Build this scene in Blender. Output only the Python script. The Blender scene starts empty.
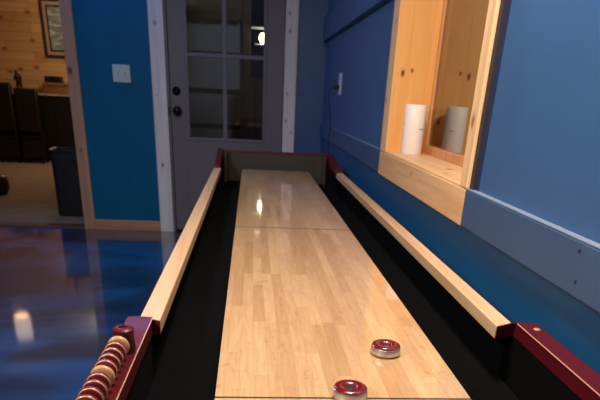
import bpy, bmesh, math, random
from mathutils import Vector, Matrix
random.seed(7)
C = bpy.context.scene.collection
PI = math.pi

# ------------------------------------------------------------------ sizes (metres)
ZP = 0.7572            # playfield height
XW = 0.4548            # face of the trim on the right wall
YD = 4.908             # face of the wall with the door
HC = 2.50              # ceiling
YF = 10.55              # pine wall of the next room

# ------------------------------------------------------------------ materials
def new_mat(name):
    m = bpy.data.materials.new(name); m.use_nodes = True
    nt = m.node_tree
    return m, nt, nt.nodes['Principled BSDF']

def s2l(c):
    return tuple(((v/12.92) if v <= 0.04045 else ((v+0.055)/1.055)**2.4) for v in c) + (1,)

def rgb(r, g, b): return s2l((r/255, g/255, b/255))

def coords(nt, scale=(1,1,1), rot=(0,0,0)):
    tc = nt.nodes.new('ShaderNodeTexCoord'); mp = nt.nodes.new('ShaderNodeMapping')
    nt.links.new(tc.outputs['Object'], mp.inputs[0])
    mp.inputs['Scale'].default_value = scale; mp.inputs['Rotation'].default_value = rot
    return mp.outputs[0]

def noise(nt, vec, scale, detail=3, dist=0.0, rough=0.5):
    n = nt.nodes.new('ShaderNodeTexNoise'); nt.links.new(vec, n.inputs['Vector'])
    n.inputs['Scale'].default_value = scale; n.inputs['Detail'].default_value = detail
    n.inputs['Distortion'].default_value = dist; n.inputs['Roughness'].default_value = rough
    return n.outputs['Fac']

def ramp(nt, fac, stops):
    r = nt.nodes.new('ShaderNodeValToRGB'); nt.links.new(fac, r.inputs[0])
    e = r.color_ramp.elements
    e[0].position, e[0].color = stops[0]; e[1].position, e[1].color = stops[-1]
    for p, c in stops[1:-1]:
        x = e.new(p); x.color = c
    return r.outputs[0]

def mix(nt, fac, a, b, mode='MIX'):
    m = nt.nodes.new('ShaderNodeMix'); m.data_type = 'RGBA'; m.blend_type = mode
    for sock, v in ((m.inputs[0], fac), (m.inputs[6], a), (m.inputs[7], b)):
        if isinstance(v, (int, float, tuple)): sock.default_value = v
        else: nt.links.new(v, sock)
    return m.outputs[2]

def plain(name, col, rough=0.5, metal=0.0, coat=0.0, vary=0.06, bump=0.0, bscale=200, spec=0.5):
    m, nt, p = new_mat(name)
    v = coords(nt)
    f = noise(nt, v, 6.0, 4)
    dark = tuple(c*(1-vary) for c in col[:3]) + (1,); lite = tuple(min(1, c*(1+vary)) for c in col[:3]) + (1,)
    nt.links.new(ramp(nt, f, [(0.3, dark), (0.7, lite)]), p.inputs['Base Color'])
    p.inputs['Roughness'].default_value = rough; p.inputs['Metallic'].default_value = metal
    p.inputs['Coat Weight'].default_value = coat; p.inputs['Coat Roughness'].default_value = 0.08
    p.inputs['Specular IOR Level'].default_value = spec
    if bump:
        b = nt.nodes.new('ShaderNodeBump'); b.inputs['Strength'].default_value = bump; b.inputs['Distance'].default_value = 0.002
        nt.links.new(noise(nt, v, bscale, 2), b.inputs['Height']); nt.links.new(b.outputs[0], p.inputs['Normal'])
    return m

def wood(name, base, dark, axis='z', rough=0.5, coat=0.0, knots=0.0, grain=55.0, knot_col=None, kscale=7.0, seed=0.0, pts=(), org=(0,0,0)):
    """solid wood with grain running along an axis; knots are small dark islands"""
    m, nt, p = new_mat(name)
    k = {'x': (0.05,1,1), 'y': (1,0.05,1), 'z': (1,1,0.05)}[axis]
    v = coords(nt, k)
    mp = v.node; mp.inputs['Location'].default_value = (seed, seed*1.7, seed*0.6)
    g = noise(nt, v, grain, 5, 0.6, 0.6); g2 = noise(nt, v, grain*0.22, 3, 1.2)
    f = nt.nodes.new('ShaderNodeMath'); f.operation = 'ADD'; nt.links.new(g, f.inputs[0]); nt.links.new(g2, f.inputs[1])
    h = nt.nodes.new('ShaderNodeMath'); h.operation = 'MULTIPLY'; h.inputs[1].default_value = 0.5; nt.links.new(f.outputs[0], h.inputs[0])
    col = ramp(nt, h.outputs[0], [(0.34, dark), (0.62, base)])
    if knots:
        kv = coords(nt, {'x': (0.55,1,1), 'y': (1,0.55,1), 'z': (1,1,0.55)}[axis])
        kv.node.inputs['Location'].default_value = (seed*3.1, seed, seed*2.3)
        vo = nt.nodes.new('ShaderNodeTexVoronoi'); vo.voronoi_dimensions = '2D'; nt.links.new(kv, vo.inputs['Vector']); vo.inputs['Scale'].default_value = kscale
        kc = knot_col or tuple(c*0.25 for c in dark[:3]) + (1,)
        mask = ramp(nt, vo.outputs['Distance'], [(0.0, (1,1,1,1)), (knots*0.6, (0.8,0.8,0.8,1)), (knots, (0,0,0,1))])
        col = mix(nt, mask, col, kc)
    if pts:
        tc = nt.nodes.new('ShaderNodeTexCoord')
        wob = nt.nodes.new('ShaderNodeTexNoise'); nt.links.new(tc.outputs['Object'], wob.inputs['Vector']); wob.inputs['Scale'].default_value = 90; wob.inputs['Detail'].default_value = 2
        for (kx, ky, kz, kr) in pts:
            sq = {'x': (0.6,1,1), 'y': (1,0.6,1), 'z': (1,1,0.6)}[axis]
            sub = nt.nodes.new('ShaderNodeVectorMath'); sub.operation = 'SUBTRACT'; nt.links.new(tc.outputs['Object'], sub.inputs[0]); sub.inputs[1].default_value = (kx-org[0], ky-org[1], kz-org[2])
            mul = nt.nodes.new('ShaderNodeVectorMath'); mul.operation = 'MULTIPLY'; nt.links.new(sub.outputs[0], mul.inputs[0]); mul.inputs[1].default_value = tuple(q/kr for q in sq)
            ln_ = nt.nodes.new('ShaderNodeVectorMath'); ln_.operation = 'LENGTH'; nt.links.new(mul.outputs[0], ln_.inputs[0])
            ad = nt.nodes.new('ShaderNodeMath'); ad.operation = 'MULTIPLY_ADD'; nt.links.new(wob.outputs['Fac'], ad.inputs[0]); ad.inputs[1].default_value = 0.7; nt.links.new(ln_.outputs['Value'], ad.inputs[2])
            hf = nt.nodes.new('ShaderNodeMath'); hf.operation = 'MULTIPLY'; nt.links.new(ad.outputs[0], hf.inputs[0]); hf.inputs[1].default_value = 0.5
            kc = knot_col or tuple(c*0.25 for c in dark[:3]) + (1,)
            mask = ramp(nt, hf.outputs[0], [(0.0, (1,1,1,1)), (0.45, (0.85,0.85,0.85,1)), (0.62, (0.22,0.22,0.22,1)), (0.95, (0,0,0,1))])
            col = mix(nt, mask, col, kc)
    nt.links.new(col, p.inputs['Base Color'])
    p.inputs['Roughness'].default_value = rough
    p.inputs['Coat Weight'].default_value = coat; p.inputs['Coat Roughness'].default_value = 0.1
    return m

def planks(name, cols, u='y', v='x', length=0.3, width=0.022, mortar=0.0004, mcol=(0.1,0.05,0.02,1), rough=0.4, coat=0.0, coat_rough=0.05, knots=0.0, knot_col=None, streak=0.12):
    """strips laid side by side: brick texture on two object axes, a tone for each strip, grain along it"""
    m, nt, p = new_mat(name)
    tc = nt.nodes.new('ShaderNodeTexCoord'); sx = nt.nodes.new('ShaderNodeSeparateXYZ'); nt.links.new(tc.outputs['Object'], sx.inputs[0])
    cx = nt.nodes.new('ShaderNodeCombineXYZ')
    nt.links.new(sx.outputs[u.upper()], cx.inputs[0]); nt.links.new(sx.outputs[v.upper()], cx.inputs[1])
    br = nt.nodes.new('ShaderNodeTexBrick'); nt.links.new(cx.outputs[0], br.inputs['Vector'])
    br.offset = 0.37; br.offset_frequency = 3; br.squash = 0.7; br.squash_frequency = 2
    br.inputs['Scale'].default_value = 1.0
    br.inputs['Brick Width'].default_value = length; br.inputs['Row Height'].default_value = width
    br.inputs['Mortar Size'].default_value = mortar; br.inputs['Mortar Smooth'].default_value = 0.2
    br.inputs['Color1'].default_value = (0,0,0,1); br.inputs['Color2'].default_value = (1,1,1,1); br.inputs['Mortar'].default_value = (0.5,0.5,0.5,1)
    n = len(cols)
    tone = ramp(nt, br.outputs['Color'], [(i/(n-1), c) for i, c in enumerate(cols)])
    st = nt.nodes.new('ShaderNodeMapping'); nt.links.new(cx.outputs[0], st.inputs[0]); st.inputs['Scale'].default_value = (0.08*0.022/width, 1*0.022/width, 1)
    off = nt.nodes.new('ShaderNodeVectorMath'); off.operation = 'ADD'; nt.links.new(st.outputs[0], off.inputs[0])
    sc = nt.nodes.new('ShaderNodeVectorMath'); sc.operation = 'SCALE'; nt.links.new(br.outputs['Color'], sc.inputs[0]); sc.inputs['Scale'].default_value = 7.0
    nt.links.new(sc.outputs[0], off.inputs[1])
    g = noise(nt, off.outputs[0], 120, 5, 0.8, 0.6)
    gr = ramp(nt, g, [(0.3, (1-streak*1.6, 1-streak*1.9, 1-streak*2.2, 1)), (0.62, (1,1,1,1))])
    col = mix(nt, 1.0, tone, gr, 'MULTIPLY')
    fig = noise(nt, cx.outputs[0], 28*0.022/width*1.0, 4, 2.0)
    fg = ramp(nt, fig, [(0.60, (1,1,1,1)), (0.76, (0.80,0.70,0.58,1))])
    col = mix(nt, 1.0, col, fg, 'MULTIPLY')
    if knots:
        kv = nt.nodes.new('ShaderNodeMapping'); nt.links.new(cx.outputs[0], kv.inputs[0]); kv.inputs['Scale'].default_value = (1.6, 2.9, 1)
        vo = nt.nodes.new('ShaderNodeTexVoronoi'); vo.voronoi_dimensions = '2D'; nt.links.new(kv.outputs[0], vo.inputs['Vector']); vo.inputs['Scale'].default_value = 1.3
        mask = ramp(nt, vo.outputs['Distance'], [(0.0, (1,1,1,1)), (knots*0.5, (0.75,0.75,0.75,1)), (knots, (0,0,0,1))])
        col = mix(nt, mask, col, knot_col)
    col = mix(nt, br.outputs['Fac'], col, mcol)
    nt.links.new(col, p.inputs['Base Color'])
    p.inputs['Roughness'].default_value = rough
    p.inputs['Coat Weight'].default_value = coat; p.inputs['Coat Roughness'].default_value = coat_rough
    if coat > 0.9: p.inputs['Coat IOR'].default_value = 1.68
    return m

def emit(name, col, strength):
    m, nt, p = new_mat(name)
    p.inputs['Base Color'].default_value = col
    p.inputs['Emission Color'].default_value = col; p.inputs['Emission Strength'].default_value = strength
    return m

def glass(name, ior, tint=(0.95,0.97,1,1), rough=0.0):
    m, nt, p = new_mat(name)
    nt.nodes.remove(p)
    out = nt.nodes['Material Output']
    fr = nt.nodes.new('ShaderNodeFresnel'); fr.inputs['IOR'].default_value = ior
    tr = nt.nodes.new('ShaderNodeBsdfTransparent'); tr.inputs[0].default_value = tint
    gl = nt.nodes.new('ShaderNodeBsdfGlossy'); gl.inputs['Roughness'].default_value = rough
    mx = nt.nodes.new('ShaderNodeMixShader')
    nt.links.new(fr.outputs[0], mx.inputs[0]); nt.links.new(tr.outputs[0], mx.inputs[1]); nt.links.new(gl.outputs[0], mx.inputs[2])
    nt.links.new(mx.outputs[0], out.inputs[0])
    return m

M = {}
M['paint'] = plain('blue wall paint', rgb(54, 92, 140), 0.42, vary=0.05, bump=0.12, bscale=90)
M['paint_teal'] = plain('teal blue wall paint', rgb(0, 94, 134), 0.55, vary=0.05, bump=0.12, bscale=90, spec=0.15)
M['paint_low'] = plain('blue wainscot paint', rgb(26, 82, 128), 0.5, vary=0.05, bump=0.12, bscale=90, spec=0.3)  # same wall paint, shade under the chair rail put into the colour
M['paint_trim'] = plain('blue trim paint', rgb(50, 82, 122), 0.40, vary=0.05, bump=0.15, bscale=60)
M['gap'] = plain('unpainted dark backing', rgb(30, 26, 34), 0.8)
M['reveal'] = plain('dark stained edge', rgb(46, 38, 48), 0.7, vary=0.2)  # shadow on the casing's side, put into the colour
M['reveal_blue'] = plain('blue painted edge', rgb(24, 40, 84), 0.6, vary=0.3)  # blue paint darkened to carry the shadow in the gap
M['wall_grey'] = plain('grey wall paint', rgb(120, 112, 104), 0.7)
M['trim_edge'] = plain('pale caulked edge', rgb(118, 132, 152), 0.5)  # ceiling light's highlight along the board tops, put into the colour
M['ceiling'] = plain('off-white ceiling', rgb(200, 196, 190), 0.8)
M['maple'] = planks('maple strip playfield', [rgb(196,152,106), rgb(208,166,120), rgb(214,174,128), rgb(222,184,138), rgb(202,158,112)],
                    'y', 'x', 0.40, 0.0252, 0.0003, rgb(176,130,84), 0.35, 1.0, 0.04)
M['maple_edge'] = plain('maple board edge', rgb(210,165,112), 0.45)
M['joint'] = plain('dark board joint', rgb(46, 26, 14), 0.6)
M['rail'] = wood('pale maple rail', rgb(230,192,150), rgb(204,160,116), 'y', 0.42, 0.3, grain=70)
M['burgundy'] = plain('burgundy lacquer', rgb(84, 14, 24), 0.42, coat=0.1, vary=0.12, spec=0.3)
M['burgundy_edge'] = plain('worn pale edge', rgb(206,150,126), 0.35, coat=0.5)
M['carpet_black'] = plain('black gutter carpet', rgb(5,5,5), 0.95, vary=0.3, bump=0.5, bscale=600, spec=0.1)
M['bumper'] = plain('grey rubber bumper', rgb(58,54,48), 0.75, vary=0.1)
M['black_metal'] = plain('black metal', rgb(18,18,20), 0.45, metal=0.6)
M['steel'] = plain('brushed steel', rgb(204,206,208), 0.40, metal=1.0, vary=0.03)
M['steel_rod'] = plain('plated rod', rgb(210,208,200), 0.18, metal=1.0, vary=0.03)
M['cap_red'] = plain('glossy red cap', rgb(112, 8, 20), 0.15, coat=1.0, vary=0.3, bump=0.55, bscale=240)
M['hole'] = plain('dark hollow', rgb(12,8,8), 0.8)
M['ring_red'] = plain('burgundy stained wood ring', rgb(104, 26, 30), 0.3, coat=0.7, vary=0.2)
M['ring_tan'] = wood('natural wood ring', rgb(214,166,118), rgb(176,124,84), 'x', 0.35, 0.5)
OW = (XW, 1.5, 0.88)
M['pine_warm'] = wood('honey pine', rgb(248,190,116), rgb(228,156,82), 'z', 0.42, 0.25, knot_col=rgb(84,38,14), grain=30, seed=2.3, org=OW,
                      pts=[(0.493,2.02,1.305,0.010), (0.532,2.02,1.315,0.006), (0.60,2.02,1.12,0.008)])
M['pine_light'] = wood('light pine', rgb(246,210,162), rgb(222,178,126), 'z', 0.5, 0.1, knot_col=rgb(140,88,48), grain=34, seed=0.4, org=OW,
                       pts=[(XW,0.900,1.158,0.014), (XW,0.935,1.53,0.008), (XW,2.110,1.198,0.012), (XW,2.06,1.50,0.009)])
M['pine_light_y'] = wood('light pine lying', rgb(238,196,146), rgb(212,164,114), 'y', 0.5, 0.1, knot_col=rgb(140,92,54), grain=34, seed=5.2, org=OW,
                         pts=[(XW,1.50,0.955,0.008), (0.545,1.34,0.99,0.016), (0.49,1.20,0.99,0.009)])
M['sash'] = wood('sash pine', rgb(222,160,102), rgb(192,126,74), 'z', 0.45, 0.2, grain=30)
M['pine_white'] = wood('whitewashed pine', rgb(232,226,228), rgb(208,198,198), 'z', 0.55, 0.0, knot_col=rgb(96,80,80), grain=26, seed=1.2, org=(-0.94,YD,0),
                       pts=[(-0.945,YD-0.02,1.667,0.012), (-0.945,YD-0.02,0.585,0.014), (-0.963,YD-0.02,1.144,0.006)])
M['pine_white_right'] = wood('whitewashed pine with knots', rgb(232,226,228), rgb(206,196,196), 'z', 0.55, 0.0, knot_col=rgb(150,136,138), grain=26, seed=2.9, org=(0.17,YD,0),
                       pts=[(0.150,YD-0.02,1.79,0.012), (0.158,YD-0.02,1.665,0.014), (0.150,YD-0.02,1.20,0.010), (0.145,YD-0.02,0.99,0.012), (0.19,YD-0.02,0.90,0.009)])
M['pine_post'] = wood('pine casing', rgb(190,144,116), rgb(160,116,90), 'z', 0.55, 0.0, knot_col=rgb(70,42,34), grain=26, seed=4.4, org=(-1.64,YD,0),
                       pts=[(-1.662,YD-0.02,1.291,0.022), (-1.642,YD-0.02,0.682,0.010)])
M['pine_base'] = wood('pine baseboard', rgb(190,142,108), rgb(160,112,82), 'x', 0.55, 0.0, knots=0.05, knot_col=rgb(100,62,44), grain=26, seed=3.0)
M['pine_wall'] = planks('knotty pine wall boards', [rgb(196,142,84), rgb(214,160,100), rgb(222,170,110), rgb(202,150,92)],
                        'x', 'z', 1.7, 0.135, 0.003, rgb(140,84,38), 0.5, 0.1, 0.2, knots=0.13, knot_col=rgb(120,66,28), streak=0.14)
M['door_grey'] = plain('grey door paint', rgb(106,102,114), 0.5, vary=0.04)
M['knob'] = plain('dark bronze hardware', rgb(20,18,24), 0.3, metal=0.7)
M['plate'] = plain('pale plastic plate', rgb(190,196,200), 0.4)
M['plate_lilac'] = plain('white plastic plate', rgb(200,200,215), 0.4)
M['black_plastic'] = plain('black plastic', rgb(14,14,16), 0.4)
M['white_can'] = plain('white painted can', rgb(246,242,236), 0.4, vary=0.02)
M['ink'] = plain('grey ink', rgb(120,118,120), 0.6)
M['leather'] = plain('black leather', rgb(20,18,17), 0.38, vary=0.2, bump=0.4, bscale=150)
M['black_wood'] = plain('black painted wood', rgb(16,14,13), 0.45)
M['pale_top'] = plain('pale stone top', rgb(168,152,132), 0.35, vary=0.15)
M['brown_box'] = wood('brown box wood', rgb(150,96,54), rgb(112,68,36), 'x', 0.5, 0.1)
M['bronze'] = plain('dark bronze figure', rgb(26,18,14), 0.4, metal=0.3)
M['frame_dark'] = wood('dark frame wood', rgb(64,40,28), rgb(40,24,18), 'z', 0.4, 0.2)
M['mat_tan'] = plain('tan picture mat', rgb(170,136,108), 0.7)
M['bin'] = plain('dark grey bin plastic', rgb(29,28,26), 0.42, vary=0.1)
M['carpet'] = plain('beige carpet', rgb(150,126,100), 0.95, vary=0.12, bump=0.6, bscale=400, spec=0.1)
M['threshold'] = wood('brown threshold', rgb(112,74,52), rgb(80,50,36), 'x', 0.5, 0.1)
M['siding'] = planks('grey shed siding', [rgb(112,120,128), rgb(120,128,136), rgb(116,124,132)], 'y', 'z', 40.0, 0.51, 0.042, rgb(10,11,13), 0.6, streak=0.05)
M['eave'] = plain('dark brown eave', rgb(70,56,38), 0.7)
M['dark_wood'] = wood('weathered dark wood', rgb(64,52,46), rgb(36,28,24), 'z', 0.8, 0.0, grain=20)
M['ground'] = plain('dark gravel ground', rgb(50,46,44), 0.9, vary=0.3, bump=0.6, bscale=60)
M['bulb'] = emit('lit bulb', (1.0, 0.86, 0.50, 1), 8.0)
M['shade'] = emit('lit cream lampshade', (1.0, 0.80, 0.60, 1), 1.6)
M['door_glass'] = glass('door glass', 1.45)
M['window_glass'] = glass('dark window glass', 7.0)

def floor_mat():
    m, nt, p = new_mat('blue metallic epoxy floor')
    v = coords(nt, (1.0, 1.0, 1))
    w = noise(nt, v, 0.75, 3, 1.8, 0.5)
    w2 = noise(nt, coords(nt, (0.8, 2.0, 1), (0,0,0.5)), 0.9, 4, 2.5, 0.5)
    a = ramp(nt, w, [(0.32, rgb(4,20,48)), (0.44, rgb(5,40,76)), (0.56, rgb(8,84,144)), (0.70, rgb(5,34,66))])
    wisps = ramp(nt, w2, [(0.50, (0,0,0,1)), (0.60, (0.10,0.10,0.10,1)), (0.70, (0,0,0,1))])
    nt.links.new(mix(nt, wisps, a, rgb(96,110,150)), p.inputs['Base Color'])
    p.inputs['Metallic'].default_value = 0.15
    p.inputs['Roughness'].default_value = 0.35
    p.inputs['Coat Weight'].default_value = 1.0
    p.inputs['Coat IOR'].default_value = 1.75
    b = ramp(nt, noise(nt, v, 3.0, 3), [(0.3, (0.04,)*3+(1,)), (0.7, (0.085,)*3+(1,))])
    nt.links.new(b, p.inputs['Coat Roughness'])
    return m
M['epoxy'] = floor_mat()

def painting_mat():
    m, nt, p = new_mat('misty landscape print')
    v = coords(nt, (1, 1, 2.2))
    n = noise(nt, v, 4.5, 4, 1.5)
    nt.links.new(ramp(nt, n, [(0.3, rgb(92,98,92)), (0.5, rgb(128,132,124)), (0.66, rgb(186,188,170))]), p.inputs['Base Color'])
    p.inputs['Roughness'].default_value = 0.35
    return m
M['print'] = painting_mat()

# ------------------------------------------------------------------ mesh helpers
class MB:
    def __init__(self): self.bm = bmesh.new()
    def hexa(self, p):
        v = [self.bm.verts.new(q) for q in p]
        for f in ((0,3,2,1),(4,5,6,7),(0,1,5,4),(1,2,6,5),(2,3,7,6),(3,0,4,7)): self.bm.faces.new([v[i] for i in f])
        return self
    def box(self, x0, x1, y0, y1, z0, z1):
        return self.hexa([(x0,y0,z0),(x1,y0,z0),(x1,y1,z0),(x0,y1,z0),(x0,y0,z1),(x1,y0,z1),(x1,y1,z1),(x0,y1,z1)])
    def prism(self, poly, a, b, axis='x'):
        """poly of (p,q) in the plane across the axis, swept from a to b"""
        def P(t, p, q): return {'x': (t,p,q), 'y': (p,t,q), 'z': (p,q,t)}[axis]
        A = [self.bm.verts.new(P(a,*c)) for c in poly]; B = [self.bm.verts.new(P(b,*c)) for c in poly]
        n = len(poly)
        self.bm.faces.new(A); self.bm.faces.new(B[::-1])
        for i in range(n): self.bm.faces.new([A[i], B[i], B[(i+1)%n], A[(i+1)%n]])
        return self
    def lathe(self, prof, c=(0,0,0), axis='z', seg=40):
        """prof: (radius, height) pairs, closed at both ends when radius is 0"""
        rings = []
        for r, h in prof:
            if r < 1e-6:
                rings.append([self.bm.verts.new(self._ax(0,0,h,c,axis))])
            else:
                rings.append([self.bm.verts.new(self._ax(r*math.cos(2*PI*i/seg), r*math.sin(2*PI*i/seg), h, c, axis)) for i in range(seg)])
        for a, b in zip(rings, rings[1:]):
            for i in range(seg):
                j = (i+1) % seg
                if len(a) == 1 and len(b) == 1: continue
                if len(a) == 1: self.bm.faces.new([a[0], b[j], b[i]])
                elif len(b) == 1: self.bm.faces.new([a[i], a[j], b[0]])
                else: self.bm.faces.new([a[i], a[j], b[j], b[i]])
        for R in (rings[0], rings[-1]):
            if len(R) > 1:
                try: self.bm.faces.new(R)
                except ValueError: pass
        return self
    @staticmethod
    def _ax(x, y, h, c, axis):
        p = {'z': (x,y,h), 'y': (x,h,y), 'x': (h,x,y)}[axis]
        return (p[0]+c[0], p[1]+c[1], p[2]+c[2])
    def loop(self, ring_fn, n, seg, closed=True):
        R = [[self.bm.verts.new(q) for q in ring_fn(i)] for i in range(n)]
        for i in range(n if closed else n-1):
            a, b = R[i], R[(i+1)%n]
            for k in range(seg): self.bm.faces.new([a[k], a[(k+1)%seg], b[(k+1)%seg], b[k]])
        if not closed:
            self.bm.faces.new(R[0]); self.bm.faces.new(R[-1])
        return self
    def torus(self, c, R, rx, rz, axis='y', n=36, seg=12):
        """ring of section half-width rx (radial) and rz (axial)"""
        def ring(i):
            t = 2*PI*i/n
            out = []
            for k in range(seg):
                s = 2*PI*k/seg
                rr = R + rx*math.cos(s); h = rz*math.sin(s)
                out.append(self._ax(rr*math.cos(t), rr*math.sin(t), h, c, axis))
            return out
        return self.loop(ring, n, seg)
    def tube(self, pts, r, seg=10):
        pts = [Vector(p) for p in pts]
        def ring(i):
            d = (pts[min(i+1, len(pts)-1)] - pts[max(i-1, 0)]).normalized()
            u = d.orthogonal().normalized() if abs(d.z) > 0.95 else Vector((0,0,1)).cross(d).normalized()
            w = d.cross(u)
            rr = r[i] if isinstance(r, (list, tuple)) else r
            return [pts[i] + rr*(math.cos(2*PI*k/seg)*u + math.sin(2*PI*k/seg)*w) for k in range(seg)]
        return self.loop(ring, len(pts), seg, closed=False)
    def build(self, name, mat, parent=None, bevel=0.0, smooth=False, segs=2, subsurf=0):
        bmesh.ops.recalc_face_normals(self.bm, faces=self.bm.faces[:])
        me = bpy.data.meshes.new(name); 
        org = Vector((0,0,0))
        if parent is not None: 
            org = Vector(parent['origin'])
        else:
            co = [v.co for v in self.bm.verts]
            org = Vector((sum((min(c[k] for c in co)+max(c[k] for c in co))/2 if k == a else 0 for k in range(3)) for a in range(3)))
            org.z = min(c[2] for c in co)
        for v in self.bm.verts: v.co -= org
        self.bm.to_mesh(me); self.bm.free()
        o = bpy.data.objects.new(name, me); C.objects.link(o)
        me.materials.append(mat)
        if parent is not None:
            o.parent = parent; o['origin'] = list(org)
        else:
            o.location = org; o['origin'] = list(org)
        if smooth:
            for p in me.polygons: p.use_smooth = True
        if bevel:
            b = o.modifiers.new('bevel', 'BEVEL'); b.width = bevel; b.segments = segs; b.limit_method = 'ANGLE'; b.angle_limit = math.radians(40)
        if subsurf:
            s = o.modifiers.new('smooth', 'SUBSURF'); s.levels = subsurf; s.render_levels = subsurf
        if smooth and not subsurf:
            me.set_sharp_from_angle(angle=math.radians(40))
        return o

def BX(*a): return MB().box(*a)

def tag(o, label=None, cat=None, group=None, kind=None):
    if label: o['label'] = label
    if cat: o['category'] = cat
    if group: o['group'] = group
    if kind: o['kind'] = kind
    return o

def thing(name, loc, label=None, cat=None, group=None, kind=None):
    o = bpy.data.objects.new(name, None); C.objects.link(o); o.location = loc; o['origin'] = list(loc)
    o.empty_display_size = 0.1
    return tag(o, label, cat, group, kind)

def struct(o, label, cat): return tag(o, label, cat, kind='structure')

# ------------------------------------------------------------------ the room shell
struct(BX(-3.4, XW+0.03, -2.6, YD+0.06, -0.08, 0.0).build('floor', M['epoxy']), 'glossy marbled blue epoxy floor beside the game table', 'floor')
struct(BX(-3.5, XW+0.3, -2.7, YD+0.1, HC, HC+0.08).build('ceiling', M['ceiling']), 'off-white ceiling over the game room', 'ceiling')
struct(BX(-3.5, -3.4, -2.7, YD+0.1, 0, HC).build('wall_left', M['paint_teal']), 'blue wall at the left side of the game room', 'wall')
struct(BX(-3.5, XW+0.3, -2.7, -2.6, 0, HC).build('wall_front', M['wall_grey']), 'grey wall behind the camera', 'wall')

# wall with the door (opening to the next room at left, door in the middle)
wb = thing('wall_back', (0, YD, 0), 'teal blue wall holding the grey glazed door and the wide opening', 'wall', kind='structure')
T = 0.13
BX(-1.60, -0.880, YD, YD+T, 0, 2.16).build('wall_panel', M['paint_teal'], wb)
BX(0.135, XW+0.02, YD, YD+T, 0, 2.16).build('wall_panel', M['paint'], wb)
BX(-3.4, XW+0.02, YD, YD+T, 2.16, HC).build('wall_header', M['paint_teal'], wb)
BX(-3.4, -3.20, YD, YD+T, 0, 2.16).build('wall_panel', M['paint_teal'], wb)

# right wall: backing, painted panels, boards
wr = thing('wall_right', (XW, 0, 0), 'blue panelled wall along the right side of the game table', 'wall', kind='structure')
XB = XW + 0.034; XP = XW + 0.014
WZS = 0.990
WY0, WY1, WZ0, WZ1 = 0.92, 2.03, 0.97, 1.98       # clear window opening
for a in ((XB, XB+0.14, -2.6, WY0, 0, HC), (XB, XB+0.14, WY1, YD, 0, HC), (XB, XB+0.14, WY0, WY1, 0, WZ0), (XB, XB+0.14, WY0, WY1, WZ1, HC)):
    BX(*a).build('wall_backing', M['gap'], wr)
BX(XP, XB, -2.6, 0.816, 0.975, HC).build('wall_panel', M['paint'], wr, bevel=0.002)
BX(XP, XB, 2.139, YD, 0.975, 1.61).build('wall_panel', M['paint'], wr)
BX(XP, XB, 2.139, YD, 1.76, HC).build('wall_panel', M['paint'], wr)
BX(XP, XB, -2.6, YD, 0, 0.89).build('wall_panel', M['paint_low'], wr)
BX(XW+0.005, XB, 0.838, 0.8655, 0.986, 2.06).build('reveal_strip', M['reveal'], wr)  # strip added to fill the gap with painted shade
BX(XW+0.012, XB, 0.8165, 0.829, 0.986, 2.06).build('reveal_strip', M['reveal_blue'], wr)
tr = thing('trim_1', (XW, -0.9, 0.884), 'wide blue chair-rail board on the right wall, near the camera side of the window', 'trim', kind='structure')
BX(XW-0.006, XB, -2.6, 0.864, 0.884, 0.985).build('trim_board', M['paint_trim'], tr, bevel=0.004)
BX(XW-0.0052, XP, -2.6, 0.863, 0.9851, 0.9870).build('pale_edge', M['trim_edge'], tr)  # thin strip added as a painted highlight
for (yy, zz) in ((0.194, 0.967), (0.180, 0.913)):
    MB().lathe([(0.0,0.0006),(0.0022,0.0),(0.0036,-0.0012),(0.0036,0.004),(0,0.004)], (XW-0.0062, yy, zz), 'x', 14).build('nail_hole', M['gap'], tr)
t2 = thing('trim_2', (XW, 3.4, 0.884), 'blue chair-rail board on the right wall between window and far corner', 'trim', kind='structure')
BX(XW-0.002, XB, 2.139, YD, 0.884, 0.985).build('trim_board', M['paint_trim'], t2, bevel=0.004)
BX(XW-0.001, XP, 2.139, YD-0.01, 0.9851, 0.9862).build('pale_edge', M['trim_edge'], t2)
t3 = thing('trim_3', (XW, 3.4, 1.607), 'upper blue trim board on the right wall left of the window', 'trim', kind='structure')
BX(XW-0.018, XB, 2.139, YD, 1.607, 1.78).build('trim_board', M['paint'], t3, bevel=0.003)

# ------------------------------------------------------------------ pine window in the right wall
w1 = thing('window_1', (XW, 1.5, 0.88), 'pine-cased window in the right wall with a white can on its sill', 'window', kind='structure')
XG = 0.640
JL, JR = 2.020, 0.925
BX(XW-0.004, XB, 0.866, JR+0.003, 0.985, 2.06).build('window_casing', M['pine_light'], w1, bevel=0.003)
BX(XW-0.004, XB, JL+0.0006, 2.138, 0.985, 2.06).build('window_casing', M['pine_light'], w1, bevel=0.003)
BX(XW-0.004, XB, 0.8665, 2.1375, 0.882, 0.9825).build('window_apron', M['pine_light_y'], w1, bevel=0.003)
BX(XW-0.004, XB, JR+0.003, JL, 1.98, 2.06).build('window_casing', M['pine_light_y'], w1, bevel=0.003)
BX(XW-0.002, XG+0.03, JR-0.02, JL+0.02, 0.966, WZS).build('window_sill', M['pine_light_y'], w1, bevel=0.002)
BX(XW+0.001, XG+0.03, JL, JL+0.02, WZS, 1.98).build('jamb', M['pine_warm'], w1)
BX(XW+0.001, XG+0.03, JR-0.02, JR, WZS, 1.98).build('jamb', M['pine_warm'], w1)
BX(XW+0.001, XG+0.03, JR, JL, 1.96, 1.98).build('jamb', M['pine_warm'], w1)
BX(XG-0.010, XG+0.03, JL-0.024, JL-0.0003, WZS, 1.96).box(XG-0.010, XG+0.03, JR+0.0003, JR+0.03, WZS, 1.96).box(XG-0.010, XG+0.03, JR+0.03, JL-0.024, 1.93, 1.96).build('sash_frame', M['sash'], w1, bevel=0.003)
BX(XG-0.016, XG+0.03, JR+0.03, JL-0.024, WZS, 1.026).build('sash_bottom_rail', M['sash'], w1, bevel=0.004)
BX(XG, XG+0.006, JR+0.03, JL-0.024, 1.026, 1.93).build('pane', M['window_glass'], w1)

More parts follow.
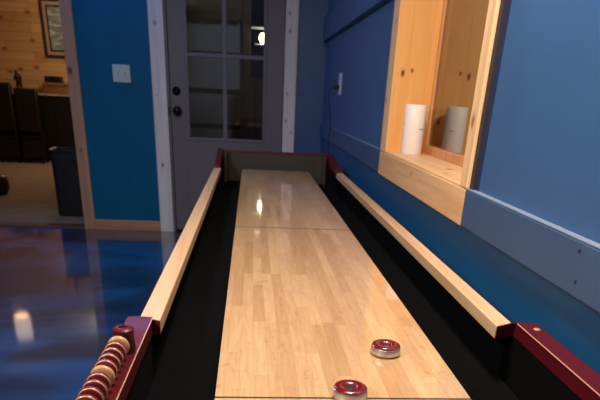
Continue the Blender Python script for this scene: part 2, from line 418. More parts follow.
# ------------------------------------------------------------------ grey glazed door
d1 = thing('door_1', (-0.37, YD+0.03, 0), 'grey exterior door with glazed lites at the end of the table', 'door', kind='structure')
DX0, DX1, DZ1 = -0.853, 0.112, 2.04
GX0, GX1, GZ0, GZ1 = -0.698, -0.055, 0.820, 1.94
dy0, dy1 = YD+0.03, YD+0.074
slab = BX(DX0, GX0, dy0, dy1, 0.02, DZ1).box(GX1, DX1, dy0, dy1, 0.02, DZ1).box(GX0, GX1, dy0, dy1, 0.02, GZ0).box(GX0, GX1, dy0, dy1, GZ1, DZ1)
slab.build('door_slab', M['door_grey'], d1)
for (a, b) in ((-0.728, -0.41), (-0.345, -0.027)):
    BX(a, b, dy0-0.007, dy0+0.002, 0.18, 0.675).build('raised_panel', M['door_grey'], d1, bevel=0.006)
BX(GX0-0.022, GX0+0.004, dy0-0.008, dy0+0.004, GZ0-0.022, GZ1+0.022).box(GX1-0.004, GX1+0.022, dy0-0.008, dy0+0.004, GZ0-0.022, GZ1+0.022).box(GX0, GX1, dy0-0.008, dy0+0.004, GZ0-0.022, GZ0+0.004).box(GX0, GX1, dy0-0.008, dy0+0.004, GZ1-0.004, GZ1+0.022).build('lite_frame', M['door_grey'], d1, bevel=0.003)
mun = BX(-0.405, -0.368, dy0-0.004, dy1-0.012, GZ0, GZ1)
mun.box(GX0, GX1, dy0-0.002, dy1-0.014, 1.446, 1.478)
mun.build('muntins', M['door_grey'], d1, bevel=0.004)
BX(GX0, GX1, dy0+0.018, dy0+0.023, GZ0, GZ1).build('pane', M['door_glass'], d1)
db = MB().lathe([(0.0,-0.028),(0.016,-0.028),(0.022,-0.024),(0.034,-0.008),(0.036,0.0),(0,0.0)], (-0.801, dy0, 1.182), 'y', 28).build('deadbolt', M['knob'], d1, smooth=True)
BX(-0.806, -0.796, dy0-0.042, dy0-0.026, 1.168, 1.196).build('thumb_turn', M['knob'], db, bevel=0.002)
MB().lathe([(0.0,-0.070),(0.020,-0.069),(0.033,-0.060),(0.035,-0.046),(0.026,-0.030),(0.014,-0.022),(0.014,-0.010),(0.037,-0.007),(0.040,0.0),(0,0.0)], (-0.800, dy0, 1.028), 'y', 28).build('door_knob', M['knob'], d1, smooth=True)
BX(DX0-0.02, DX1+0.02, YD+0.001, YD+0.12, 0.0, 0.020).build('threshold', M['black_metal'], d1, bevel=0.003)
jb = BX(-0.88, DX0-0.004, YD+0.0, YD+T, 0, 2.05).box(DX1+0.004, 0.135, YD+0.0, YD+T, 0, 2.05).box(-0.88, 0.135, YD, YD+T, 2.05, 2.16)
jb.build('door_jamb', M['door_grey'], d1)
BX(-0.874, -0.862, YD-0.002, YD+0.0005, 0.99, 1.06).build('strike_plate', M['knob'], d1)
t4 = thing('trim_4', (-0.94, YD, 0), 'whitewashed knotty pine casing left of the grey door', 'trim', kind='structure')
BX(-0.996, -0.876, YD-0.022, YD-0.0003, 0, 2.16).build('casing_board', M['pine_white'], t4, bevel=0.003)
t5 = thing('trim_5', (0.17, YD, 0), 'whitewashed knotty pine casing right of the grey door', 'trim', kind='structure')
BX(0.119, 0.224, YD-0.022, YD-0.0003, 0, 2.16).build('casing_board', M['pine_white_right'], t5, bevel=0.003)
t8 = thing('trim_8', (-0.38, YD, 2.06), 'whitewashed pine head casing over the grey door', 'trim', kind='structure')
BX(-0.876, 0.119, YD-0.022, YD-0.0003, 2.05, 2.16).build('casing_board', M['pine_white'], t8, bevel=0.003)
t6 = thing('trim_6', (-1.64, YD, 0), 'shaded knotty pine casing at the edge of the opening to the next room', 'trim', kind='structure')
BX(-1.690, -1.592, YD-0.022, YD-0.0003, 0, 2.16).build('casing_board', M['pine_post'], t6, bevel=0.003)
BX(-1.690, -1.601, YD, YD+T+0.02, 0, 2.16).build('jamb_board', M['pine_post'], t6, bevel=0.003)
bb = thing('baseboard_back', (-1.29, YD, 0), 'pine baseboard under the teal wall between opening and door', 'baseboard', kind='structure')
BX(-1.592, -0.996, YD-0.016, YD-0.0003, 0, 0.092).build('base_board', M['pine_base'], bb, bevel=0.003)
t7 = thing('trim_7', (-2.4, YD, 0), 'brown wooden floor strip in the opening to the next room', 'trim', kind='structure')
BX(-3.20, -1.690, YD+0.0, YD+0.17, 0, 0.010).build('threshold_strip', M['threshold'], t7, bevel=0.003)

# ------------------------------------------------------------------ wall plates
lp = thing('light_switch', (-1.246, YD, 1.225), 'pale double light-switch plate on the teal wall left of the door', 'light switch')
BX(-1.318, -1.174, YD-0.007, YD-0.0003, 1.226, 1.357).build('cover_plate', M['plate'], lp, bevel=0.003)
for x in (-1.272, -1.220):
    MB().hexa([(x-0.006,YD-0.006,1.277),(x+0.006,YD-0.006,1.277),(x+0.006,YD-0.004,1.277),(x-0.006,YD-0.004,1.277),
               (x-0.005,YD-0.019,1.303),(x+0.005,YD-0.019,1.303),(x+0.005,YD-0.004,1.300),(x-0.005,YD-0.004,1.300)]).build('toggle', M['plate'], lp, bevel=0.001)
op = thing('wall_outlet', (XP, 3.86, 1.2), 'white outlet plate on the blue right wall near the far corner', 'outlet')
BX(XP-0.009, XP-0.0003, 3.79, 3.905, 1.212, 1.350).build('cover_plate', M['plate_lilac'], op, bevel=0.003)
pg = thing('plug', (XP-0.02, 3.86, 1.25), 'black plug with its cord in the white outlet on the right wall', 'plug')
BX(XP-0.050, XP-0.0095, 3.835, 3.870, 1.245, 1.275).build('plug_body', M['black_plastic'], pg, bevel=0.006)
MB().tube([(XP-0.048,3.85,1.26),(XP-0.064,3.90,1.255),(XP-0.068,3.97,1.22),(XP-0.050,4.03,1.14),(XP-0.03,4.08,1.05),(XP-0.022,4.11,0.98),(XP-0.028,4.12,0.93),(XP-0.026,4.13,0.84),(XP-0.01,4.14,0.72),(XP-0.01,4.14,0.2)], 0.0025, 8).build('cord', M['black_plastic'], pg, smooth=True)

# ------------------------------------------------------------------ white can on the sill
cr, cx, cy, cz = 0.0465, 0.549, 1.935, WZS+0.0002
can = thing('white_can', (cx, cy, cz), 'white cylindrical can with small grey lettering standing on the pine window sill', 'can')
MB().lathe([(0,0),(cr-0.003,0),(cr,0.004),(cr,0.190),(cr-0.002,0.195),(cr-0.006,0.196),(cr-0.008,0.193),(0,0.193)], (cx,cy,cz), 'z', 48).build('body', M['white_can'], can, smooth=True)
def can_mark(a0, a1, z):
    mb = MB(); k = 0; a = a0
    while a < a1:
        w = random.choice((0.022, 0.03, 0.04)); h = random.choice((0.0035, 0.0048, 0.0035))
        pts = []
        for zz in (z, z+h):
            for aa, r in ((a, cr+0.0002), (a+w, cr+0.0002), (a+w, cr+0.0007), (a, cr+0.0007)):
                pts.append((cx+r*math.cos(aa), cy+r*math.sin(aa), zz))
        mb.hexa(pts); a += w + 0.016
    mb.build('lettering', M['ink'], can)
can_mark(math.radians(-78), math.radians(-46), cz+0.100)
can_mark(math.radians(-176), math.radians(-166), cz+0.120)

# ------------------------------------------------------------------ the shuffleboard table
tb = thing('shuffleboard_table', (0, 0.75, 0), 'long shuffleboard table with maple playfield, black gutters and burgundy ends', 'game table')
HW = 0.215; YJ = 1.389; YE = 3.240; YN = -0.47; YT = -0.56
BX(-HW, HW, 0.003, YJ-0.005, ZP-0.050, ZP).build('playfield_board', M['maple'], tb)
BX(-HW, HW, YJ+0.005, YE, ZP-0.050, ZP).build('playfield_board', M['maple'], tb)
BX(-HW, HW, YN, -0.003, ZP-0.050, ZP).build('playfield_board', M['maple'], tb)
for ya, yb in ((-0.003, 0.003), (YJ-0.005, YJ+0.005)):
    BX(-HW, HW, ya, yb, ZP-0.050, ZP-0.0004).build('board_joint', M['joint'], tb)
BX(-0.16, 0.16, YN+0.05, YE-0.05, ZP-0.088, ZP-0.050).build('board_cradle', M['black_wood'], tb)
BX(-0.357, 0.390, YT+0.03, 3.36, ZP-0.108, ZP-0.088).build('gutter_floor', M['carpet_black'], tb)
BX(-0.374, -0.357, 0.285, 3.0, ZP-0.108, ZP+0.007).box(-0.374, -0.3555, YT+0.03, 0.285, ZP-0.108, ZP+0.003).build('gutter_lining', M['carpet_black'], tb)
BX(0.390, 0.406, 0.29, 3.0, ZP-0.108, ZP+0.007).box(0.404, 0.4065, YT+0.03, 0.29, ZP-0.108, ZP+0.003).build('gutter_lining', M['carpet_black'], tb)
# long wooden rails with slanted near ends
ZR0, ZR1 = ZP+0.007, ZP+0.036
MB().hexa([(-0.378,0.279,ZR0),(-0.336,0.257,ZR0),(-0.336,2.930,ZR0),(-0.378,2.930,ZR0),(-0.378,0.285,ZR1),(-0.336,0.261,ZR1),(-0.336,2.930,ZR1),(-0.378,2.930,ZR1)]).build('side_rail', M['rail'], tb, bevel=0.002)
MB().hexa([(0.353,0.264,ZR0),(0.393,0.287,ZR0),(0.393,2.93,ZR0),(0.353,2.89,ZR0),(0.353,0.264,ZR1),(0.393,0.287,ZR1),(0.393,2.93,ZR1),(0.353,2.89,ZR1)]).build('side_rail', M['rail'], tb, bevel=0.002)
MB().hexa([(0.3526,0.2600,ZR0),(0.4045,0.2890,ZR0),(0.4045,0.2925,ZR0),(0.3526,0.2637,ZR0),(0.3526,0.2600,ZR1-0.0006),(0.4045,0.2890,ZR1-0.0006),(0.4045,0.2925,ZR1-0.0006),(0.3526,0.2637,ZR1-0.0006)]).build('rail_end_cap', M['burgundy'], tb)
MB().hexa([(-0.3550,0.2640,ZR0),(-0.3356,0.2530,ZR0),(-0.3356,0.2566,ZR0),(-0.3550,0.2676,ZR0),(-0.3550,0.2680,ZR1-0.0006),(-0.3356,0.2570,ZR1-0.0006),(-0.3356,0.2606,ZR1-0.0006),(-0.3550,0.2716,ZR1-0.0006)]).build('rail_end_cap', M['burgundy'], tb)
# burgundy sections beside the shooting end
for x0, x1, xe in ((-0.403, -0.3525, -0.3525), (0.4035, 0.4475, 0.4035)):
    s = 1 if x0 > 0 else -1
    BX(x0, x1, YT, 0.284 if s < 0 else 0.2885, ZP+0.004, ZR1).build('end_section', M['burgundy'], tb, bevel=0.002)
    e0, e1 = sorted((xe - s*0.0010, xe + s*0.0012))
    BX(e0, e1, YT, 0.280, ZR1-0.0014, ZR1+0.0006).build('worn_edge', M['burgundy_edge'], tb, bevel=0.0005)
MB().lathe([(0.0,0.0014),(0.0058,0.0012),(0.0070,0.0),(0.0070,-0.002),(0,-0.002)], (0.432, 0.248, ZR1), 'z', 20).build('plug_button', M['ring_tan'], tb, smooth=True)
# cabinet
BX(-0.377, -0.357, 0.285, 3.0, ZP-0.24, ZP-0.108).box(-0.402, -0.374, YT, 0.281, ZP-0.24, ZP+0.004).build('cabinet_side', M['burgundy'], tb, bevel=0.003)
BX(0.390, 0.406, 0.29, 3.0, ZP-0.24, ZP-0.108).box(0.4065, 0.4470, YT, 0.281, ZP-0.24, ZP+0.004).build('cabinet_side', M['burgundy'], tb, bevel=0.003)
BX(-0.403, 0.4475, YT-0.03, YT, ZP-0.24, ZR1).build('end_panel', M['burgundy'], tb, bevel=0.004)
BX(-0.374, 0.390, YT, 3.37, ZP-0.24, ZP-0.21).build('cabinet_bottom', M['black_wood'], tb)
BX(-0.3418, -0.3400, 2.93, 3.27, ZP-0.088, ZP+0.030).build('gutter_lining', M['carpet_black'], tb)
BX(0.3450, 0.3468, 2.92, 3.27, ZP-0.088, ZP+0.030).build('gutter_lining', M['carpet_black'], tb)
BX(-0.3565, -0.340, 2.895, 2.919, ZP-0.088, ZP+0.006).build('gutter_lining', M['carpet_black'], tb)
BX(0.3450, 0.3895, 2.880, 2.934, ZP-0.088, ZP+0.006).build('gutter_lining', M['carpet_black'], tb)
# far end: burgundy back panel and ramped cheeks, grey bumper bent round three sides
YB = 3.37
BX(-0.370, 0.380, YB, YB+0.03, ZP-0.24, ZP+0.100).build('end_panel', M['burgundy'], tb, bevel=0.004)
for x0, x1, ys in ((-0.376, -0.342, 2.920), (0.347, 0.388, 2.935)):
    MB().prism([(ys, ZP-0.24), (YB+0.029, ZP-0.24), (YB+0.029, ZP+0.106), (YB-0.02, ZP+0.106), (YB-0.10, ZP+0.098), (ys+0.02, ZP+0.056), (ys, ZP+0.046)], x0, x1, 'x').build('end_cheek', M['burgundy'], tb, bevel=0.004)
def bumper_path(off):
    hw = 0.330 - off; yb = YB - 0.003 - off; r = 0.045; ye = 3.275
    p = [(-hw, ye)]
    for k in range(9):
        a = PI - k*PI/16; p.append((-hw + r + r*math.cos(a), yb - r + r*math.sin(a)))
    for k in range(9):
        a = PI/2 - k*PI/16; p.append((hw - r + r*math.cos(a), yb - r + r*math.sin(a)))
    p.append((hw, ye)); return p
a, b = bumper_path(0), bumper_path(0.012)
MB().prism(a + b[::-1], ZP-0.087, ZP+0.088, 'z').build('bumper', M['bumper'], tb)
for (x, y) in ((-0.31, -0.40), (0.34, -0.40), (-0.31, 3.10), (0.33, 3.10)):
    MB().hexa([(x-0.032,y-0.032,0.0),(x+0.032,y-0.032,0.0),(x+0.032,y+0.032,0.0),(x-0.032,y+0.032,0.0),
               (x-0.045,y-0.045,ZP-0.24),(x+0.045,y-0.045,ZP-0.24),(x+0.045,y+0.045,ZP-0.24),(x-0.045,y+0.045,ZP-0.24)]).build('leg', M['burgundy'], tb, bevel=0.004)
# score counter: posts, rod, rings
PXC, PYC = -0.374, 0.103
def post(y, k=1.0):
    p = MB().lathe([(0,0),(0.0175,0),(0.0185,0.003),(0.0165,0.032),(0.0178,0.038),(0.0176,0.041),(0.0140,0.0440),(0.0080,0.0443),(0.0072,0.0425),(0.0068,0.0370),(0,0.0370)], (PXC, y, ZR1), 'z', 36).build('score_post', M['burgundy'], tb, smooth=True)
    MB().lathe([(0,0.0412),(0.0066,0.0412),(0.0066,0.0374),(0,0.0374)], (PXC, y, ZR1), 'z', 6).build('screw_hole', M['hole'], p)
post(PYC); post(-0.50)
rod = MB().tube([(PXC-0.001, PYC-0.014, ZR1+0.026), (PXC-0.007, -0.486, ZR1+0.026)], 0.0042, 12).build('score_rod', M['steel_rod'], tb, smooth=True)
y = 0.066; i = 0
proto = {}
while y > -0.46:
    kind = 'tan' if i % 5 == 0 else 'red'
    if kind not in proto:
        mb = MB()
        R0 = 0.0050; RO = 0.0178; th = 0.0056
        mb.lathe([(R0,-th),(RO-0.0045,-th),(RO-0.0016,-th*0.78),(RO-0.0004,-th*0.55),(RO,-th*0.3),(RO,th*0.3),(RO-0.0016,th*0.78),(RO-0.0045,th),(R0,th),(R0,-th)], (PXC-0.002, y, ZR1+0.0240), 'y', 40)
        o = mb.build('score_ring', M['ring_tan' if kind == 'tan' else 'ring_red'], rod, smooth=True)
        if kind == 'tan': o['label'] = 'natural wood ring'
        else:
            o.data.materials.append(M['burgundy_edge'])
            for pgn in o.data.polygons:
                c = pgn.center; w = Vector(o['origin']); rr = math.hypot(c.x + w.x - (PXC-0.002), c.z + w.z - (ZR1+0.0240))
                if -th*0.80 < c.y + w.y - y < -th*0.5 and rr > RO-0.004: pgn.material_index = 1
        proto[kind] = (o, y)
    else:
        s, y0 = proto[kind]
        o = s.copy(); C.objects.link(o); o.parent = rod; o.location = (0, y-y0, 0)
    y -= 0.0236; i += 1

# ------------------------------------------------------------------ pucks
def puck(loc, label, rz=0.0):
    x, y = loc
    t = thing('shuffleboard_puck', (x, y, ZP), label, 'puck', 'red-capped steel pucks on the board')
    r = 0.0292
    MB().lathe([(0,0.0003),(r-0.0045,0.0003),(r-0.0026,0.0012),(r-0.0004,0.0040),(r,0.0060),(r-0.0002,0.0130),(r-0.0012,0.0162),(r-0.0028,0.0172),(0,0.0172)], (x,y,ZP), 'z', 56).build('steel_weight', M['steel'], t, smooth=True)
    cap = MB().lathe([(0,0.0170),(r-0.0030,0.0170),(r-0.0018,0.0178),(r-0.0016,0.0190),(r-0.0028,0.0206),(r-0.0056,0.0217),(r-0.0100,0.0220),(0.0140,0.0214),(0.0108,0.0198),(0.0092,0.0180),(0,0.0180)], (x,y,ZP), 'z', 56).build('cap', M['cap_red'], t, smooth=True)
    MB().lathe([(0,0.0178),(0.0090,0.0178),(0.0090,0.0184),(0,0.0184)], (x,y,ZP), 'z', 28).build('cap_recess', M['hole'], cap)
puck((0.106, 0.193), 'whole red-capped steel puck lying farther up the board, right of centre')
puck((0.0073, 0.003), 'nearest red-capped steel puck, cut off by the bottom edge of the photo')

# ------------------------------------------------------------------ the next room (through the opening)
struct(BX(-6.2, -1.15, YD+0.14, YF+0.1, -0.08, 0.0).build('floor_next', M['carpet']), 'beige carpet of the next room behind the opening', 'floor')
struct(BX(-6.2, -1.15, YF, YF+0.1, 0, HC).build('wall_next_back', M['pine_wall']), 'knotty pine board wall at the end of the next room', 'wall')
struct(BX(-1.25, -1.15, YD+T, YF, 0, HC).build('wall_next_right', M['pine_wall']), 'pine wall closing the next room at its right', 'wall')
struct(BX(-6.3, -6.2, YD, YF+0.1, 0, HC).build('wall_next_left', M['pine_wall']), 'pine wall closing the next room at its left', 'wall')
struct(BX(-6.3, -1.15, YD+T, YF+0.1, HC, HC+0.08).build('ceiling_next', M['ceiling']), 'ceiling of the next room', 'ceiling')
struct(BX(-6.3, -3.4, YD, YD+T, 0, HC).build('wall_next_front', M['pine_wall']), 'pine wall beside the opening of the next room', 'wall')
def picture():
    x0, x1, z0, z1 = -3.485, -2.72, 1.56, 2.36
    t = thing('framed_picture', ((x0+x1)/2, YF-0.02, z0), 'dark framed picture with tan mat hanging on the pine wall', 'picture')
    def rect(mb, x0, x1, z0, z1, w, ya, yb):
        return mb.box(x0, x0+w, ya, yb, z0, z1).box(x1-w, x1, ya, yb, z0, z1).box(x0+w, x1-w, ya, yb, z0, z0+w).box(x0+w, x1-w, ya, yb, z1-w, z1)
    rect(MB(), x0, x1, z0, z1, 0.035, YF-0.035, YF-0.002).build('frame', M['frame_dark'], t, bevel=0.004)
    rect(MB(), x0+0.035, x1-0.035, z0+0.035, z1-0.035, 0.045, YF-0.026, YF-0.004).build('mat_board', M['mat_tan'], t, bevel=0.002)
    rect(MB(), x0+0.080, x1-0.080, z0+0.080, z1-0.080, 0.026, YF-0.030, YF-0.004).build('inner_liner', M['frame_dark'], t, bevel=0.003)
    BX(x0+0.106, x1-0.106, YF-0.020, YF-0.004, z0+0.106, z1-0.106).build('print', M['print'], t)
picture()

sb = thing('sideboard', (-3.667, 10.350, 0), 'long black sideboard with a pale top against the pine wall', 'sideboard')
BX(-5.137, -2.617, 10.150, 10.535, 0.12, 1.000).build('body', M['black_wood'], sb, bevel=0.006)
BX(-5.169, -2.586, 10.120, 10.540, 1.000, 1.030).build('top', M['pale_top'], sb, bevel=0.006)
for k in range(4):
    xa = -5.095 + k*0.585
    d = BX(xa, xa+0.56, 10.134, 10.151, 0.17, 0.97).build('door', M['black_wood'], sb, bevel=0.005)
    MB().lathe([(0,-0.022),(0.010,-0.020),(0.013,-0.012),(0.006,-0.004),(0.006,0.001),(0,0.001)], (xa+0.50, 10.134, 0.62), 'y', 16).build('knob', M['knob'], d, smooth=True)
for (x, yy) in ((-5.074, 10.200), (-2.701, 10.200), (-5.074, 10.480), (-2.701, 10.480), (-3.609, 10.200)):
    MB().lathe([(0,0),(0.022,0),(0.026,0.02),(0.018,0.05),(0.038,0.09),(0.038,0.12),(0,0.12)], (x, yy, 0), 'z', 20).build('foot', M['brown_box'], sb, smooth=True)

def chair(xc, yb, w, htop, label):
    t = thing('high_back_chair', (xc, yb-0.05, 0), label, 'chair', 'black leather high-back chairs by the sideboard')
    hw = w/2
    MB().prism([(yb-0.05, 0.40), (yb+0.04, 0.40), (yb+0.055, htop-0.05), (yb+0.045, htop-0.01), (yb+0.015, htop), (yb-0.035, htop-0.01), (yb-0.05, htop-0.05)], xc-hw, xc+hw, 'x').build('backrest', M['leather'], t, bevel=0.02, smooth=True, segs=4)
    BX(xc-hw, xc+hw, yb-0.05, yb+0.18, 0.36, 0.50).build('seat', M['leather'], t, bevel=0.025, smooth=True, segs=4)
    BX(xc-hw+0.006, xc+hw-0.006, yb-0.045, yb+0.17, 0.09, 0.36).build('skirt', M['leather'], t, bevel=0.008)
    for sx in (-1, 1):
        for yy in (yb-0.02, yb+0.15):
            BX(xc+sx*(hw-0.03)-0.016, xc+sx*(hw-0.03)+0.016, yy-0.016, yy+0.016, 0, 0.09).build('leg', M['black_wood'], t, bevel=0.002)
chair(-3.693, 9.910, 0.345, 1.100, 'black leather high-back chair standing in front of the bronze figurine')
chair(-4.071, 9.880, 0.345, 1.165, 'black leather high-back chair at the left photo edge, taller of the two')

bx = thing('wooden_box', (-3.321, 10.330, 1.03), 'brown wooden box on the sideboard under the black case', 'box')
BX(-3.504, -3.137, 10.230, 10.450, 1.0302, 1.150).build('box_body', M['brown_box'], bx, bevel=0.004)
BX(-3.515, -3.126, 10.220, 10.460, 1.150, 1.193).build('box_lid', M['brown_box'], bx, bevel=0.006)
cs = thing('black_case', (-3.363, 10.330, 1.193), 'small black case with a rounded top lying on the brown wooden box', 'case')
MB().prism([(10.250,1.1932),(10.410,1.1932),(10.415,1.245),(10.395,1.287),(10.260,1.287),(10.245,1.245)], -3.483, -3.221, 'x').build('case_shell', M['black_plastic'], cs, bevel=0.012, smooth=True, segs=3)
BX(-3.384, -3.321, 10.238, 10.250, 1.235, 1.255).build('latch', M['knob'], cs, bevel=0.002)
# small bronze walking figure
fx, fy, fz = -3.914, 10.330, 1.0302
fg = thing('figurine', (fx, fy, fz), 'dark bronze walking figurine standing on the sideboard left of the wooden box', 'figurine')
def skinned(name, verts, edges, mat, parent, root=0):
    o0 = Vector(parent['origin'])
    me = bpy.data.meshes.new(name); me.from_pydata([Vector(v[:3]) - o0 for v in verts], edges, []); me.materials.append(mat)
    o = bpy.data.objects.new(name, me); C.objects.link(o); o.parent = parent; o['origin'] = list(o0)
    o.modifiers.new('skin', 'SKIN'); 
    for i, v in enumerate(verts):
        sv = me.skin_vertices[0].data[i]; sv.radius = (v[3], v[3]); sv.use_root = (i == root)
    s = o.modifiers.new('sub', 'SUBSURF'); s.levels = 2; s.render_levels = 2
    return o
def F(x, y, z, r): return (fx + x*1.05, fy + y, fz + 0.02 + z*0.97, r*1.25)
body = [F(0,0,0.155,.024), F(-0.006,0,0.19,.026), F(-0.012,0,0.235,.030), F(-0.020,0,0.262,.014), F(-0.026,0,0.292,.022), F(-0.030,0,0.306,.015),
        F(0.024,0.012,0.085,.019), F(0.030,0.012,0.012,.013), F(0.008,0.012,0.004,.011),
        F(-0.024,-0.012,0.085,.019), F(-0.030,-0.012,0.012,.013), F(-0.052,-0.012,0.004,.011),
        F(0.016,0.032,0.225,.014), F(0.030,0.036,0.185,.012), F(0.022,0.036,0.145,.010),
        F(-0.034,-0.032,0.222,.014), F(-0.042,-0.036,0.178,.012), F(-0.050,-0.034,0.150,.010)]
edges = [(0,1),(1,2),(2,3),(3,4),(4,5),(0,6),(6,7),(7,8),(0,9),(9,10),(10,11),(2,12),(12,13),(13,14),(2,15),(15,16),(16,17)]
skinned('figure_body', body, edges, M['bronze'], fg)
MB().lathe([(0,0),(0.075,0),(0.078,0.006),(0.070,0.016),(0,0.018)], (fx, fy, fz), 'z', 28).build('figure_base', M['bronze'], fg, smooth=True)


# waste bin beside the opening
bcx, bcy = -1.930, 5.62
bn = thing('waste_bin', (bcx, bcy, 0), 'tall dark grey plastic waste bin standing behind the opening casing', 'bin')
def rrect(cx, cy, hx, hy, r, n=6):
    out = []
    for sx, sy, a0 in ((1,1,0), (-1,1,PI/2), (-1,-1,PI), (1,-1,1.5*PI)):
        for k in range(n):
            a = a0 + k*PI/2/(n-1); out.append((cx+sx*(hx-r)+r*math.cos(a), cy+sy*(hy-r)+r*math.sin(a)))
    return out
def loft(mb, secs):
    R = [[mb.bm.verts.new((x, y, z)) for x, y in rrect(bcx, bcy, hx, hy, r)] for z, hx, hy, r in secs]
    for a, b in zip(R, R[1:]):
        for i in range(len(a)): mb.bm.faces.new([a[i], a[(i+1)%len(a)], b[(i+1)%len(a)], b[i]])
    mb.bm.faces.new(R[0]); mb.bm.faces.new(R[-1]); return mb
BH = 0.615
loft(MB(), [(0.0,0.166,0.140,0.05),(0.005,0.172,0.146,0.055),(BH,0.174,0.152,0.06),(BH,0.164,0.142,0.054),(0.012,0.160,0.136,0.05)]).build('bin_body', M['bin'], bn, smooth=True)
mb = MB()
def rimring(i, n=24):
    pts = rrect(bcx, bcy, 0.177, 0.155, 0.062); p = pts[i]; d = Vector((p[0]-bcx, p[1]-bcy)).normalized()
    return [(p[0]+d.x*0.009*math.cos(s), p[1]+d.y*0.009*math.cos(s), BH+0.009*math.sin(s)) for s in (2*PI*k/8 for k in range(8))]
mb.loop(rimring, 24, 8).build('bin_rim', M['bin'], bn, smooth=True)
MB().box(bcx+0.05, bcx+0.14, bcy-0.160, bcy-0.138, 0.50, 0.54).build('bin_handle', M['black_plastic'], bn, bevel=0.008)

# round black floor cushion at the frame edge
pfx, pfy = -3.10, 6.66
pf = thing('pouf', (pfx, pfy, 0), 'small round black floor pouf on the carpet at the left photo edge', 'pouf')
k = 1.08
MB().lathe([(r*k, h*1.25) for r, h in ((0,0.0),(0.060,0.0),(0.095,0.02),(0.115,0.06),(0.118,0.095),(0.112,0.098),(0.118,0.102),(0.112,0.145),(0.085,0.175),(0.03,0.186),(0,0.184))], (pfx, pfy, 0), 'z', 40).build('cushion', M['leather'], pf, smooth=True)
MB().lathe([(0,0.229),(0.012,0.230),(0.014,0.235),(0.008,0.239),(0,0.240)], (pfx, pfy, 0), 'z', 16).build('button', M['leather'], pf, smooth=True)

# pendant lamp of the next room: seen only as a reflection in the floor
lpx, lpy = -3.36, 7.35
pl = thing('pendant_lamp', (lpx, lpy, HC), 'cream pendant lamp of the next room, seen mirrored in the blue floor', 'lamp')
MB().lathe([(0.085,1.74),(0.105,1.74),(0.105,2.06),(0.085,2.06),(0.085,1.74)], (lpx, lpy, 0), 'z', 28).build('lamp_shade', M['shade'], pl, smooth=True)
MB().tube([(lpx,lpy,2.04),(lpx,lpy,2.30),(lpx,lpy,HC-0.02)], 0.006, 8).build('lamp_cord', M['black_plastic'], pl, smooth=True)
MB().lathe([(0,HC-0.03),(0.05,HC-0.03),(0.055,HC-0.005),(0.055,HC),(0,HC)], (lpx,lpy,0), 'z', 24).build('canopy', M['black_metal'], pl, smooth=True)
MB().box(lpx-0.088, lpx+0.088, lpy-0.005, lpy+0.005, 2.03, 2.04).build('shade_bar', M['black_metal'], pl)

# ------------------------------------------------------------------ outside the door, at night
OY = YD + 3.8
struct(BX(-1.15, 3.2, YD+T+0.0, OY+6, -0.10, -0.02).build('ground', M['ground']), 'dark gravel ground outside the glazed door', 'ground')
SY = YD + 5.0
sd = thing('shed', (-0.7, SY-5.0, 0.17), 'pale grey shed with dark grooved siding outside the glazed door', 'shed')
BX(-1.80, -0.345, SY, SY+2.0, -0.02, 2.24).build('shed_wall', M['siding'], sd)
MB().prism([(SY-0.12,2.16),(SY+2.1,2.60),(SY+2.1,2.90),(SY-0.12,2.46)], -1.85, -0.310, 'x').build('shed_roof', M['eave'], sd)
pt = thing('porch_post', (-0.23, OY, -0.02), 'dark weathered wooden post carrying the lit lantern outside the door', 'post')
BX(-0.292, -0.170, OY-0.06, OY+0.06, -0.02, 3.0).build('post', M['dark_wood'], pt, bevel=0.005)
BX(-0.312, -0.150, OY-0.08, OY+0.08, -0.02, 0.12).build('post_base', M['dark_wood'], pt, bevel=0.005)
lx, lz = -0.050, 1.785
ln = thing('lantern', (lx, OY, lz), 'small lit lantern bracketed to the dark post outside the door', 'lantern')
BX(-0.165, 0.066, OY-0.09, OY+0.09, lz+0.196, lz+0.210).build('lantern_top', M['plate'], ln, bevel=0.003)
BX(-0.118, 0.050, OY-0.08, OY+0.08, lz, lz+0.012).build('lantern_tray', M['plate'], ln, bevel=0.003)
for xx in (-0.112, 0.044):
    for sy in (-1, 1):
        BX(xx-0.004, xx+0.004, OY+sy*0.070-0.004, OY+sy*0.070+0.004, lz+0.010, lz+0.198).build('corner_bar', M['black_metal'], ln)
MB().lathe([(0,0.014),(0.016,0.016),(0.020,0.030),(0.038,0.055),(0.047,0.085),(0.038,0.120),(0.018,0.145),(0,0.150)], (-0.012, OY, lz), 'z', 24).build('bulb', M['bulb'], ln, smooth=True)
BX(-0.1695, -0.1655, OY-0.03, OY+0.03, lz+0.16, lz+0.215).build('bracket', M['black_metal'], ln)
lamp = bpy.data.lights.new('lantern glow', 'POINT'); lamp.energy = 1.5; lamp.color = (1, 0.8, 0.5); lamp.shadow_soft_size = 0.03
lo = bpy.data.objects.new('lantern_light', lamp); C.objects.link(lo); lo.location = (-0.012, OY-0.14, lz+0.08)
fn = thing('board_fence', (0.5, OY+0.9, 0), 'dark brown board fence behind the porch post outside the door', 'fence')
for k in range(14):
    BX(-0.34+k*0.125, -0.34+k*0.125+0.118, OY+0.9, OY+0.925, -0.02, 1.40+0.01*(k%2)).build('fence_board', M['dark_wood'], fn, bevel=0.003)
for z in (0.4, 1.05):
    BX(-0.34, 1.4, OY+0.9255, OY+0.96, z, z+0.08).build('fence_rail', M['dark_wood'], fn)

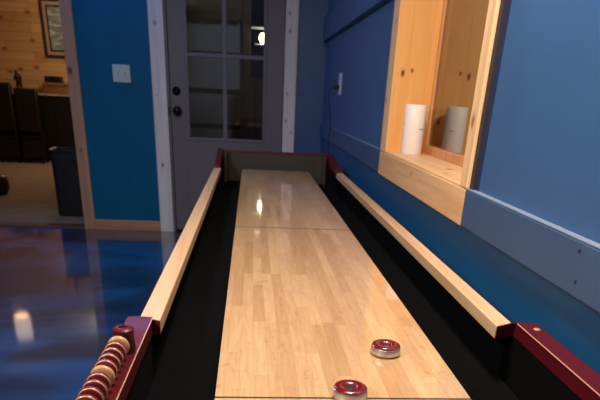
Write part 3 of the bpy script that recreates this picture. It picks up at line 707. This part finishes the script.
# ------------------------------------------------------------------ lights
def area(name, loc, rot, size, energy, col, sy=None):
    l = bpy.data.lights.new(name, 'AREA'); l.energy = energy; l.color = col; l.size = size
    if sy: l.shape = 'RECTANGLE'; l.size_y = sy
    o = bpy.data.objects.new(name, l); C.objects.link(o); o.location = loc; o.rotation_euler = rot
    return o
area('table_light', (0.05, 0.36, HC-0.04), (0, 0, 0), 0.30, 46, (1.0, 0.85, 0.71), 0.30)
area('side_light', (-2.0, -1.2, 2.35), (0, math.radians(-40), math.radians(10)), 0.45, 56, (1.0, 0.84, 0.68), 0.45)  # unseen lamp added behind the camera to brighten window jamb and can
area('room_light', (-1.25, 2.5, HC-0.04), (0, 0, 0), 0.30, 20, (0.62, 0.70, 1.0), 0.30)  # unseen fill lamp added under the ceiling to lift the far half
area('blue_strip_light', (-1.9, 4.78, HC-0.03), (0, 0, 0), 1.9, 13, (0.07, 0.32, 1.0), 0.06)
p = bpy.data.lights.new('next_room_lamp', 'POINT'); p.energy = 38; p.color = (1.0, 0.83, 0.63); p.shadow_soft_size = 0.12
po = bpy.data.objects.new('next_room_light', p); C.objects.link(po); po.location = (-2.35, 9.3, 2.25)
p = bpy.data.lights.new('yard_glow', 'POINT'); p.energy = 75; p.color = (0.80, 0.90, 1.0); p.shadow_soft_size = 0.3
po = bpy.data.objects.new('yard_light', p); C.objects.link(po); po.location = (1.0, YD+2.6, 3.4)

w = bpy.data.worlds.new('night'); bpy.context.scene.world = w; w.use_nodes = True
w.node_tree.nodes['Background'].inputs[0].default_value = (0.012, 0.018, 0.04, 1); w.node_tree.nodes['Background'].inputs[1].default_value = 0.15

# ------------------------------------------------------------------ camera
cam = bpy.data.cameras.new('camera'); co = bpy.data.objects.new('camera', cam); C.objects.link(co)
pitch, yaw, roll = math.radians(-27.2167), math.radians(-5.5139), math.radians(-2.9301)
Rm = Matrix.Rotation(yaw, 3, 'Z') @ Matrix.Rotation(pitch, 3, 'X') @ Matrix.Rotation(roll, 3, 'Y')
right, fwd, up = Rm.col[0], Rm.col[1], Rm.col[2]
mw = Matrix((( right.x, up.x, -fwd.x, -0.1594), (right.y, up.y, -fwd.y, -0.8676), (right.z, up.z, -fwd.z, 1.2015), (0,0,0,1)))
co.matrix_world = mw
cam.sensor_fit = 'HORIZONTAL'; cam.sensor_width = 36.0; cam.lens = 592.77/600*36
cam.shift_x = 0.0; cam.shift_y = (400-200)/600
cam.clip_start = 0.02; cam.clip_end = 100
cam.dof.use_dof = True; cam.dof.focus_distance = 1.12; cam.dof.aperture_fstop = 9.0
sc = bpy.context.scene
sc.camera = co
sc.view_settings.view_transform = 'Standard'; sc.view_settings.look = 'None'
sc.view_settings.exposure = 0.0; sc.view_settings.gamma = 1.0; sc.view_settings.use_curve_mapping = False
for o in C.objects:
    if 'origin' in o: del o['origin']
